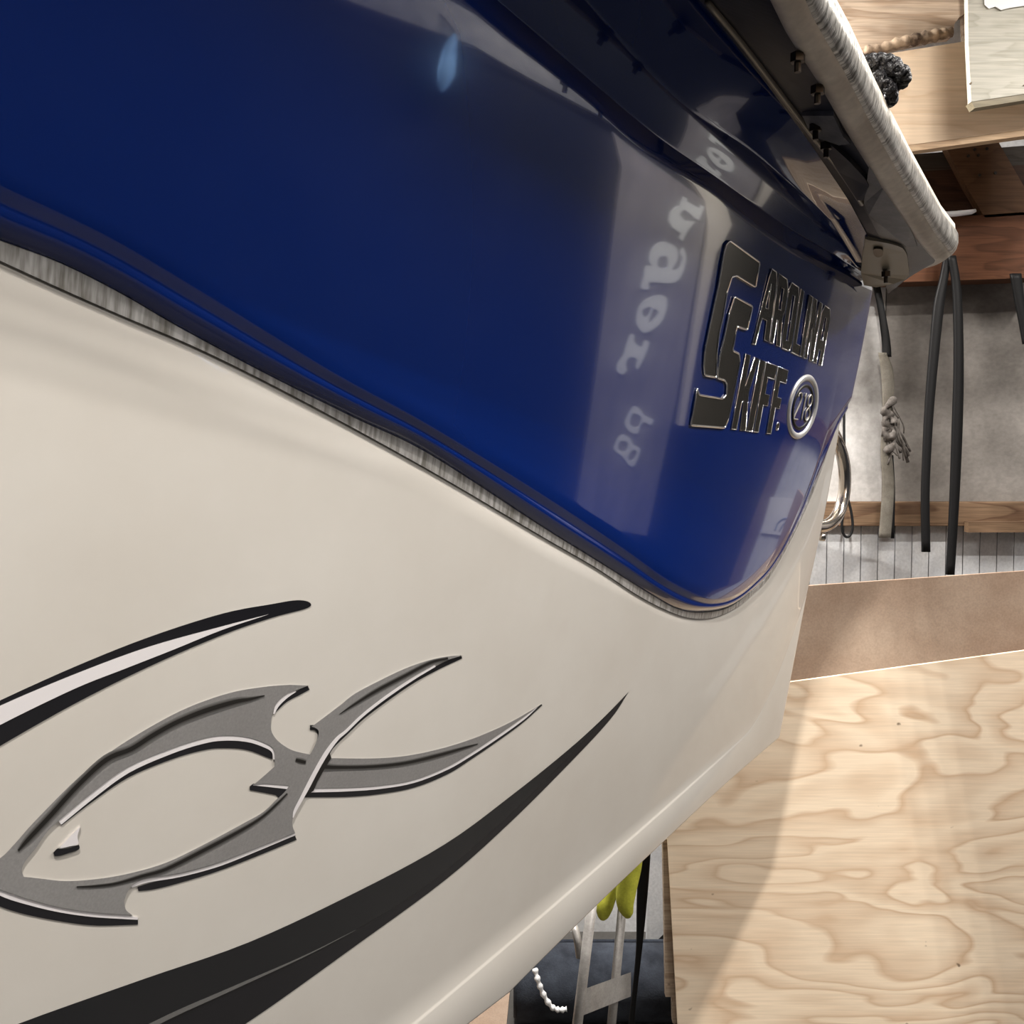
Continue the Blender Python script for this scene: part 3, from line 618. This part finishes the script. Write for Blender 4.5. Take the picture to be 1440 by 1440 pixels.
# ---- black rope coil on the rail
rope = empty('rope_coil', at(1250, 112, 1.32), 'black braided rope knotted over the top of the beige rub rail', 'rope')
Yr = 1.22
def bra(name, pts, r):
    pp = crom([tuple(at(x, y, Yr+dy)) for x, y, dy in pts], 8); parts = [tubev(pp, r*.72, 8)]
    d = 0; L = [0]
    for i in range(1, len(pp)): L.append(L[-1]+np.linalg.norm(pp[i]-pp[i-1]))
    for k in range(4):
        hp = []
        m = int(L[-1]/.0016)+4
        for s in np.linspace(0, L[-1], m):
            q = np.array([np.interp(s, L, [a[j] for a in pp]) for j in range(3)]); q2 = np.array([np.interp(min(s+.002, L[-1]), L, [a[j] for a in pp]) for j in range(3)]); q1 = np.array([np.interp(max(s-.002, 0), L, [a[j] for a in pp]) for j in range(3)])
            t = q2-q1; t /= np.linalg.norm(t)+1e-9; e = np.cross(t, [0, 1, 0]); e /= np.linalg.norm(e)+1e-9; g = np.cross(t, e)
            a = (s/.020*(1 if k % 2 else -1)+k/4)*2*math.pi; hp.append(q+(e*math.cos(a)+g*math.sin(a))*r*.75)
        parts.append(tubev(hp, r*.42, 5))
    v_, f_ = join(parts); return mk(name, v_, f_, M_rope, rope, True)
bra('strand', [(1205, 96, .05), (1222, 86, .0), (1240, 84, -.01), (1256, 88, -.01), (1262, 96, .0), (1250, 104, .02)], .0075)
bra('strand', [(1215, 92, .03), (1238, 96, .0), (1258, 96, -.015), (1271, 103, -.01), (1270, 114, 0), (1258, 119, .01), (1244, 110, .02), (1228, 98, .03)], .0078)
bra('strand', [(1218, 96, .04), (1232, 106, .0), (1245, 118, -.01), (1253, 128, .0), (1252, 142, .02), (1240, 132, .04)], .0075)

# ---- boat stand under the far end (keeps the hull up)
st_ = empty('boat_stand', UNZ(-.6, -.55, 0), 'timber trestle under the cream hull toward the bow, hidden behind its side', 'stand')
def obx(name, u0, u1, n_0, n_1, z0, z1, mat, par):
    v = [UNZ(u, n, z) for u in (u0, u1) for n in (n_0, n_1) for z in (z0, z1)]
    return fixn(mk(name, v, boxv((0, 0, 0), (1, 1, 1))[1], mat, par))
obx('beam', -.67, -.53, -1.15, -.2, .80, .905, M_rust, st_)
for n_in in (-.3, -1.1): obx('leg', -.64, -.56, n_in-.045, n_in+.045, 0, .762, M_rust, st_)

# ------------------------------------------------------------------ sheets leaning at the back wall
def thing(o, label, cat, group=None): return tag(o, label, cat, group)
YP = 2.38
thing(board('plywood_sheet', [(928, 985), (1120, 958), (1440, 915), (1580, 896), (1580, 1572), (962, 1572), (953, 1440)], YP, .009, M_ply), 'bright swirly-grained pine plywood sheet standing in front of the brown hardboard', 'plywood')
thing(board('hardboard_sheet', [(930, 838), (1440, 803), (1620, 791), (1620, 1545), (953, 1545), (938, 1190)], 2.44, .012, M_brown), 'dull brown hardboard sheet standing behind the plywood', 'board')
thing(board('offcut_board', [(932, 1180), (949, 1180), (955, 1438), (946, 1439), (945, 1402), (936, 1402)], 2.405, .02, M_old), 'narrow grey-brown offcut board behind the left edge of the plywood', 'board')
# shelf boards overhead
thing(board('rough_board', [(900, -140), (1640, -208), (1640, 13), (1361, 57), (1359, 18), (1349, 24), (1342, 34), (1340, 50), (1320, 52), (1240, 70), (1215, 74), (900, 120)], 2.78, .04, M_old, bev=0), 'rough old board with a broken lower edge, topmost behind the rail', 'board')
v_ = []
kk = crom([(1216, 70, 5), (1240, 67, 6), (1265, 60, 7), (1290, 55, 8), (1315, 50, 8), (1338, 45, 6)], 5)
tube('bark_strip', [at(a, b, 2.77) for a, b, c in kk], [c*2.77/F*(1+.25*math.sin(i*2.3)) for i, (a, b, c) in enumerate(kk)], M_bark, bpy.data.objects['rough_board'], 10)
lb = thing(board('pine_board', [(900, 128), (1220, 80), (1358, 58), (1680, 7), (1680, 152), (1440, 182), (1278, 204), (900, 262)], 2.62, .012, M_new, bev=0), 'clean pale pine board with a knot-free face, below the rough old board', 'board')
board('lower_edge', [(900, 262), (1278, 204), (1440, 182), (1680, 152), (1680, 161), (1440, 191), (1281, 213), (900, 272)], 2.622, .035, wood('pine_board_edge', (.60, .43, .27), (.45, .29, .17), 7, 2, (1, 6)), lb)
tb = thing(board('treated_board', [(1359, -160), (1620, -190), (1620, 108), (1440, 132), (1366, 143), (1362, 60)], 2.5, .02, M_treat, bev=0), 'greenish grey treated board in front of the pine board, top right', 'board')
board('lower_edge', [(1366, 143), (1440, 132), (1620, 108), (1620, 117), (1440, 141), (1371, 152)], 2.502, .03, wood('treated_edge', (.30, .26, .18), (.2, .17, .11), 7, 2, (1, 6)), tb)
for q, r in (((1365.5, 117), 1.5), ((1440, 120), 1)):
    p = at(q[0], q[1], 2.498); vs, fs = tubev([p+np.array([0, .004, 0]), p-np.array([0, .001, 0])], r*2.5/F, 8); mk('nail', vs, fs, M_bolt, tb)
thing(board('paper_sheet', [(1384, -60), (1500, -60), (1500, 4), (1440, 8), (1420, 11), (1408, 14), (1400, 9), (1391, 12), (1385, 6)], 2.494, .002, M_paper, bev=0), 'torn white sheet of paper on the treated board, top right corner', 'paper')
YB = 3.02
thing(board('beam', [(700, 262), (1500, 200), (1500, 236), (700, 300)], YB+.05, .06, wood('grey_dark_beam', (.05, .042, .034), (.025, .018, .013), 6, 2.2, (1, 6))), 'grey dark beam directly under the pine board', 'beam')
thing(board('dark_board', [(700, 296), (1310, 240), (1500, 228), (1500, 290), (1376, 298), (700, 330)], YB+.03, .05, M_dark), 'dark brown board between the grey beam and the white pipe', 'board')
thing(board('diagonal_brace', [(1330, 206), (1402, 196), (1440, 262), (1470, 300), (1385, 306), (1360, 264)], YB, .03, wood('nailed_brace', (.11, .06, .033), (.065, .034, .019), 6, 2, (1.5, 4)), bev=0), 'slanting nail-holed brown brace under the pine board, right edge', 'brace')
for q in ((1362, 219), (1376, 218), (1371, 210), (1388, 209), (1378, 246), (1400, 243)):
    p = at(q[0], q[1], YB-.002); vs, fs = tubev([p+np.array([0, .006, 0]), p], 2.2*YB/F, 8); mk('nail_hole', vs, fs, M_ink, bpy.data.objects['diagonal_brace'])
thing(board('lower_beam', [(700, 352), (1330, 306), (1500, 294), (1500, 388), (1440, 391), (1290, 396), (700, 410)], YB, .09, M_red), 'reddish brown beam with the black straps hanging under it', 'beam')
pp = [at(x, y, YB-.03) for x, y in ((1200, 311), (1320, 302), (1345, 300.5), (1366, 298), (1372, 296))]
thing(tube('plastic_pipe', pp, [.0085, .0085, .0085, .0075, .005], M_pvc, seg=12, loc=pp[2]), 'short white plastic pipe resting on the reddish brown beam', 'pipe')

thing(box('timber_post', (1.57, 2.675, 0), (1.66, 2.775, ZC), M_rust, loc=(1.615, 2.72, 0)), 'upright timber post behind the overhead shelf boards, right of the view', 'post')
# ------------------------------------------------------------------ straps hanging on the wall
def strap(name, pts, Y, th, mat, label, cat='strap', group=None, parent=None):
    q = crom([(a, b, c) for a, b, c in pts], 5); rows = []
    for a, b, c in q:
        l, r = at(a-c/2, b, Y), at(a+c/2, b, Y); t = np.array([0, th, 0]); e = (r-l)*.12
        rows.append([l-t*.3, l+e-t, r-e-t, r-t*.3, r+t*.3, l+t*.3])
    vs, fs = grid(rows, True); fs += [tuple(range(6)), tuple(range(len(vs)-6, len(vs)))]
    o = fixn(mk(name, vs, fs, mat, parent, True, loc=None if parent else at(pts[0][0], pts[0][1], Y)))
    return tag(o, label, cat, group) if label else o
YS = 3.0
strap('rubber_strap', [(1333, 360, 12), (1327, 392, 12), (1320, 430, 15), (1313, 500, 14), (1307, 570, 13), (1303, 640, 12), (1301, 700, 12), (1302, 776, 12)], YS-.02, .008, M_rubber, 'flat black rubber strap hanging left of the longer one')
strap('rubber_strap', [(1338, 360, 12), (1344, 395, 12), (1347, 440, 13), (1348, 520, 14), (1346, 600, 15), (1343, 680, 14), (1340, 740, 13), (1336, 808, 12)], YS-.03, .008, M_rubber, 'longest black rubber strap, reaching down to the brown hardboard')
strap('rubber_strap', [(1428, 385, 16), (1433, 420, 14), (1438, 450, 12), (1443, 484, 10)], YS, .008, M_rubber, 'short dark strap end at the right edge of the washed plywood')
w1 = strap('webbing_strap', [(1241, 496, 12), (1247, 520, 17), (1249, 550, 17), (1248, 590, 14), (1246, 630, 15), (1249, 680, 17), (1247, 720, 17), (1244, 756, 17)], YS+.1, .005, M_web, 'grey webbing strap with a frayed knot halfway, left of the rubber straps')
strap('upper_band', [(1226, 380, 10), (1233, 404, 10), (1240, 440, 10), (1246, 480, 12), (1247, 502, 13)], YS+.1, .005, M_rubber, None, parent=w1)['label'] = 'black upper length'
strap('dark_edge', [(1254, 640, 4), (1256, 690, 5), (1255, 757, 5)], YS+.104, .005, M_rubber, None, parent=w1)
parts = []
for k in range(26):
    s = rng.rand(); a = (1243+rng.rand()*10, 560+rng.rand()*50); b = (a[0]+rng.randn()*7+3, a[1]+15+rng.rand()*20); c = (b[0]+rng.randn()*6+(10 if k % 3 == 0 else 0), b[1]+10+rng.rand()*14)
    if k % 3 == 0: a, b, c = (1254+rng.randn()*3, 598+rng.randn()*5), (1266+rng.randn()*3, 615+rng.randn()*6), (1276+rng.randn()*3, 640+rng.randn()*8)
    parts.append(tubev(crom([tuple(at(q[0], q[1], YS+.085+rng.rand()*.02)) for q in (a, b, c)], 4), .002+.004*rng.rand(), 6))
for k in range(3):
    t = np.linspace(0, 5, 12); parts.append(tubev([at(1250+7*math.cos(a*1.3+k), 560+k*20+a*7, YS+.085+.008*math.sin(2.3*a+k)) for a in t], [.010+.004*math.sin(2.7*a+k) for a in t], 8))
v_, f_ = join(parts); mk('frayed_knot', v_, f_, M_fray, w1, True)
# thin cord with a loop
cp_ = [(1187, 393), (1187, 500), (1187, 560), (1187, 610), (1188, 660), (1190, 690), (1197, 720), (1199, 740), (1196, 752), (1190, 755), (1185, 748), (1184, 735), (1187, 715), (1190, 690)]
cpl = [at(a, b, 3.015) for a, b in crom(cp_, 5)]
thing(tube('looped_cord', cpl, .0042, M_rubber, seg=8, loc=cpl[0]), 'thin dark cord with a loop at its end, hanging beside the steel handle', 'cord')
p = at(1187, 557, 3.015); vs, fs = tubev([p+np.array([0, 0, .012]), p, p-np.array([0, 0, .014])], [.005, .011, .004], 8); mk('knot', vs, fs, M_rubber, bpy.data.objects['looped_cord'], True)

# ------------------------------------------------------------------ below the hull
roll = empty('carpet_roll', (.28, 2.72, 0), 'dark blue-grey carpet roll lying on the floor behind the grey stand', 'carpet')
R0 = .112; zc = R0*1.0+.003
xa, xb = at(722, 1400, 2.75)[0], at(1010, 1400, 2.75)[0]
rows = []; sp = np.linspace(0, 2*math.pi*3.2, 120)
prof_ = [((R0*(.25+.75*t/sp[-1]))*math.cos(t), (R0*(.25+.75*t/sp[-1]))*math.sin(t)) for t in sp]
rows = [[np.array([x, 2.72+a*(1+s), zc+b*(1+s)]) for a, b in prof_] for x, s in ((xa, -.08), (xa+.01, -.01), (xa+.2, 0), (xb-.01, 0), (xb, -.03))]
vs, fs = grid(rows); o = mk('rolled_carpet', vs, fs, M_carpet, roll, True); m = o.modifiers.new('solid', 'SOLIDIFY'); m.thickness = .012; m.offset = -1
o = tube('core', [(xa+.01, 2.72, zc), (xb-.01, 2.72, zc)], R0*.93, M_carpet, roll, 24)
rp = crom([tuple(at(a, b, c)) for a, b, c in ((752, 1362, 2.605), (757, 1380, 2.595), (764, 1398, 2.592), (775, 1415, 2.59), (786, 1420, 2.59), (797, 1419, 2.59))], 6)
thing(tube('cord', rp, [.007*(1+.3*math.sin(i*1.7)) for i in range(len(rp))], M_paper, seg=8, loc=rp[0]), 'scuffed white cord tied over the carpet roll', 'cord')
# grey tube stand with flat crosspiece
rk = empty('tube_stand', at(838, 1500, 2.3)*np.array([1, 1, 0]), 'grey metal tube stand with two uprights and a flat crosspiece under the hull', 'stand')
def down(a, b, Y, z=0.0):
    pa, pb = at(*a, Y), at(*b, Y); t = (z-pa[2])/(pb[2]-pa[2]); return pa, pa+(pb-pa)*t
for a, b, Y, r in (((836, 1240), (812, 1440), 2.30, .0125), ((879, 1235), (860, 1440), 2.42, .0115)):
    p0, p1 = down(a, b, Y); tube('upright', [p0, p1], r, M_pole, rk, 14)
pa, pb = at(814, 1412, 2.29), at(872, 1390, 2.43); d = pb-pa; wz = np.array([0, 0, .032]); wy = np.array([.034, .0, 0])
v = [pa+wz+wy*0, pa-wz, pb+wz, pb-wz]; v = v+[q+np.array([.03, .02, .0]) for q in v]
fixn(mk('crosspiece', v, [(0, 2, 3, 1), (4, 5, 7, 6), (0, 4, 6, 2), (1, 3, 7, 5), (0, 1, 5, 4), (2, 6, 7, 3)], M_pole, rk))
p0 = at(810, 1310, 2.32); p1 = at(817, 1346, 2.31); tube('brace', [at(806, 1300, 2.34), p0, p1], [.009, .009, .012], M_pole, rk, 10)
pz0 = down((812, 1440), (810, 1460), 2.30)[1]; tube('foot', [np.array([pz0[0]-.16, 2.30, .013]), np.array([pz0[0]+.2, 2.42, .013])], .013, M_pole, rk, 12)
gl_ = empty('work_glove', at(868, 1240, 2.38), 'yellow-green work glove hooked over the right upright of the grey stand', 'glove')
def finger(pts, name='finger'):
    q = crom([(*at(a, b, Y), r*2.38/F) for a, b, Y, r in pts], 5); return tube(name, [a[:3] for a in q], [a[3] for a in q], M_yel, gl_, 14)
finger([(893, 1185, 2.37, 12), (889, 1215, 2.37, 14), (882, 1245, 2.37, 14.5), (879, 1268, 2.37, 13), (882, 1283, 2.37, 9), (883, 1290, 2.37, 4)])
finger([(882, 1195, 2.44, 12), (868, 1225, 2.44, 13), (855, 1255, 2.43, 14), (850, 1275, 2.42, 12.5), (848, 1287, 2.42, 9), (847, 1293, 2.42, 4)])
tube('palm', crom([tuple(at(a, b, 2.37)) for a, b in ((884, 1150), (884, 1175), (883, 1205))], 4), [.02, .024, .03, .034, .036, .036, .034, .03, .02], M_yel, gl_, 14)
# white board and black strap by the plywood, dark odds
thing(board('narrow_board', [(914, 1120), (941, 1120), (950, 1360), (908, 1358)], 3.08, .02, M_bead), 'narrow white board standing between the dark strap and the plywood', 'board')
strap('rubber_strap', [(912, 1130, 14), (908, 1190, 15), (903, 1260, 15), (899, 1330, 9), (893, 1390, 7), (888, 1440, 8), (884, 1520, 8)], 2.5, .006, M_rubber, 'dark strap hanging under the hull between the grey stand and the narrow white board')
pp = [at(914, 1336, 3.06), at(938, 1312, 3.06), at(960, 1290, 3.06)]
thing(tube('thin_rod', pp, .0055, M_rubber, seg=8, loc=pp[0]), 'thin dark rod slanting across the narrow white board', 'rod')
parts = []
for k in range(9):
    a = np.array([790+rng.rand()*18, 1322+rng.rand()*14]); b = a+rng.randn(2)*6; parts.append(tubev([at(*a, 2.95), at(*b, 2.94)], .006+.006*rng.rand(), 6))
# ------------------------------------------------------------------ sign on the right wall (seen mirrored in the blue panel)
def refl(px, py, X=2.96):
    wv_ = WB+.0014; u, v = uvw(px, py, wv_); p = P3(u, v, wv_); r = p-C; r /= np.linalg.norm(r); d = r-2*(r@N)*N; t = (X-p[0])/d[0]; return p+t*d
a, b = refl(830, 450), refl(975, 480); ya, yb = a[1], b[1]
print('sign', ya, yb, refl(905, 205), refl(1010, 265), refl(815, 700), refl(905, 740))
sg = empty('sign_board', (2.96, (ya+yb)/2, .9), 'weathered grey sign board with pale painted letters on the right wall', 'sign')
q = [refl(*p) for p in ((895, 150), (1005, 262), (950, 560), (905, 760), (800, 745), (845, 470))]
def sgm(p): return p
slab('board', [[(p[1], p[2]) for p in q]], lambda a: np.array([2.995, a[0], a[1]]), lambda a: np.array([2.96, a[0], a[1]]), M_sign, sg)
q2 = [refl(*p) for p in ((985, 200), (1045, 240), (1044, 300), (1012, 350), (985, 470), (960, 600), (952, 600), (975, 470), (998, 340), (1005, 262))]
slab('edge_board', [[(p[1], p[2]) for p in q2]], lambda a: np.array([2.995, a[0], a[1]]), lambda a: np.array([2.955, a[0], a[1]]), M_trimw, sg)
def glyph(loops, ox, oy, s):
    L = [[tuple(refl(ox+x*s, oy+y*s, 2.957)[1:]) for x, y in crom(l, 3, True)] for l in loops]
    slab('glyph', L, lambda a: np.array([2.961, a[0], a[1]]), lambda a: np.array([2.953, a[0], a[1]]), M_signw, sg)
g9 = 1/9
L_ = [(640, 530), (690, 560), (670, 610), (840, 710), (870, 640), (915, 660), (850, 800), (790, 925), (720, 890), (690, 850), (620, 790), (580, 790), (545, 850), (600, 920), (740, 940), (640, 1060), (575, 1190), (530, 1150), (555, 1090), (440, 1010), (400, 920), (430, 810), (500, 740), (550, 730), (580, 660)]
L = [[tuple(refl(900+x*g9, 200+y*g9, 2.957)[1:]) for x, y in L_]]; slab('glyph', L, lambda a: np.array([2.961, a[0], a[1]]), lambda a: np.array([2.953, a[0], a[1]]), M_signw, sg)
g6 = 1/6
glyph([[(590, 80), (680, 120), (700, 180), (690, 250), (650, 320), (710, 310), (740, 220), (720, 180), (745, 130), (770, 200), (760, 290), (710, 400), (630, 440), (460, 430), (450, 490), (380, 485), (410, 380), (430, 290), (480, 290), (455, 240), (480, 150), (530, 95)], [(560, 205), (610, 210), (615, 280), (590, 308), (530, 295), (535, 230)]], 840, 320, g6)
glyph([[(530, 545), (590, 560), (600, 620), (580, 710), (530, 800), (430, 870), (380, 870), (335, 800), (340, 720), (370, 640), (430, 580)], [(390, 680), (440, 650), (465, 660), (430, 735), (395, 725)], [(485, 665), (520, 685), (515, 720), (445, 795), (450, 740)]], 840, 320, g6)
glyph([[(280, 900), (315, 900), (310, 950), (340, 990), (380, 1000), (400, 950), (440, 970), (370, 1140), (330, 1200), (320, 1170), (330, 1110), (270, 1095), (235, 1150), (240, 1210), (200, 1250), (155, 1220), (165, 1150), (215, 1080), (240, 1000)]], 840, 320, g6)
g3 = 160/1047
glyph([[(580, 230), (640, 250), (680, 310), (760, 345), (730, 400), (680, 370), (640, 400), (610, 480), (540, 470), (495, 400), (520, 320)], [(590, 290), (650, 330), (620, 420), (570, 420), (540, 380), (560, 310)]], 800, 540, g3)
glyph([[(480, 500), (540, 530), (570, 590), (630, 620), (620, 690), (570, 790), (520, 780), (470, 710), (390, 650), (400, 590), (430, 530)], [(450, 560), (500, 560), (520, 600), (490, 660), (430, 640), (430, 590)], [(560, 640), (600, 650), (590, 700), (550, 745), (515, 710)]], 800, 540, g3)
# paper note mirrored beside the stern
def reflY(px, py, Yw):
    wv_ = WB+.004; u, v = uvw(px, py, wv_); p = P3(u, v, wv_); r = p-C; r /= np.linalg.norm(r); d = r-2*(r@N)*N; t = (Yw-p[1])/d[1]; return p+t*d

# pale header along the right wall, dusty cloth on the floor under the hull, unseen hanging board added to cast the right-hand shadow
thing(box('header_beam', (2.93, .3, 2.47), (2.995, 3.15, 2.70), M_plate, loc=(2.96, 1.4, 2.47)), 'long grey header beam along the right wall above the sign', 'beam')
hb = [(.255, 2.50), (.345, 2.08), (1.15, 2.08), (1.15, 2.95), (.255, 2.95)]
hp_ = slab('shadow_board', [hb], lambda a: np.array([a[0], .52, a[1]]), lambda a: np.array([a[0], .50, a[1]]), M_brown, None)
thing(hp_, 'added brown board with a slanting edge, hung out of view to cast a shadow', 'board')
for x in (.4, 1.0): tube('hanger', [(x, .51, 2.94), (x, .51, ZC)], .004, M_bolt, hp_)
# blue rag on a cord below the header beam
r0 = refl(640, 72, 2.88); rag = []
for z, w_, dx in ((.10, .006, 0), (.08, .016, 0), (.04, .026, .012), (0, .03, .0), (-.04, .034, -.01), (-.08, .022, .0), (-.11, .004, 0)):
    rag.append([np.array([2.88+dx+.012*math.sin(3*t), r0[1]+w_*math.cos(t), r0[2]+z]) if abs(math.sin(t)) < 1.1 else None for t in np.linspace(0, math.pi, 7)])
    rag[-1] += [q+np.array([.012, 0, 0]) for q in rag[-1][::-1]]
vs, fs = grid(rag, True); rg = fixn(mk('rag', vs, fs, newmat('pale_blue_cloth', (.22, .42, .75), .8), None, True, loc=tuple(r0)))
thing(rg, 'pale blue rag hanging on a cord from the header beam on the right wall', 'rag')
tube('cord', [r0+np.array([0, 0, .10]), np.array([2.925, r0[1]-.05, 2.55])], .006, M_rubber, rg)
cbq = [(-.75, 2.45), (-.03, 2.40), (.0, 3.0), (-.7, 3.1)]
thing(slab('cardboard_sheet', [cbq], lambda a: np.array([a[0], a[1], 0.001]), lambda a: np.array([a[0], a[1], .006]), M_brown, None), 'brown flattened cardboard sheet on the floor left of the carpet roll', 'cardboard')

pn = [reflY(x, y, 3.192) for x, y in ((1089, 703), (1165, 712), (1140, 764), (1076, 755))]
note = thing(slab('paper_note', [[(q[0], q[2]) for q in pn]], lambda a: np.array([a[0], 3.194, a[1]]), lambda a: np.array([a[0], 3.188, a[1]]), M_paper, None), 'white paper note pinned on the beadboard near the right wall', 'paper')
ps = [reflY(x, y, 3.186) for x, y in crom([(1098, 752), (1103, 741), (1112, 736), (1120, 738), (1112, 746), (1106, 754)], 5)]
tube('handwriting', ps, .004, M_mark, note)
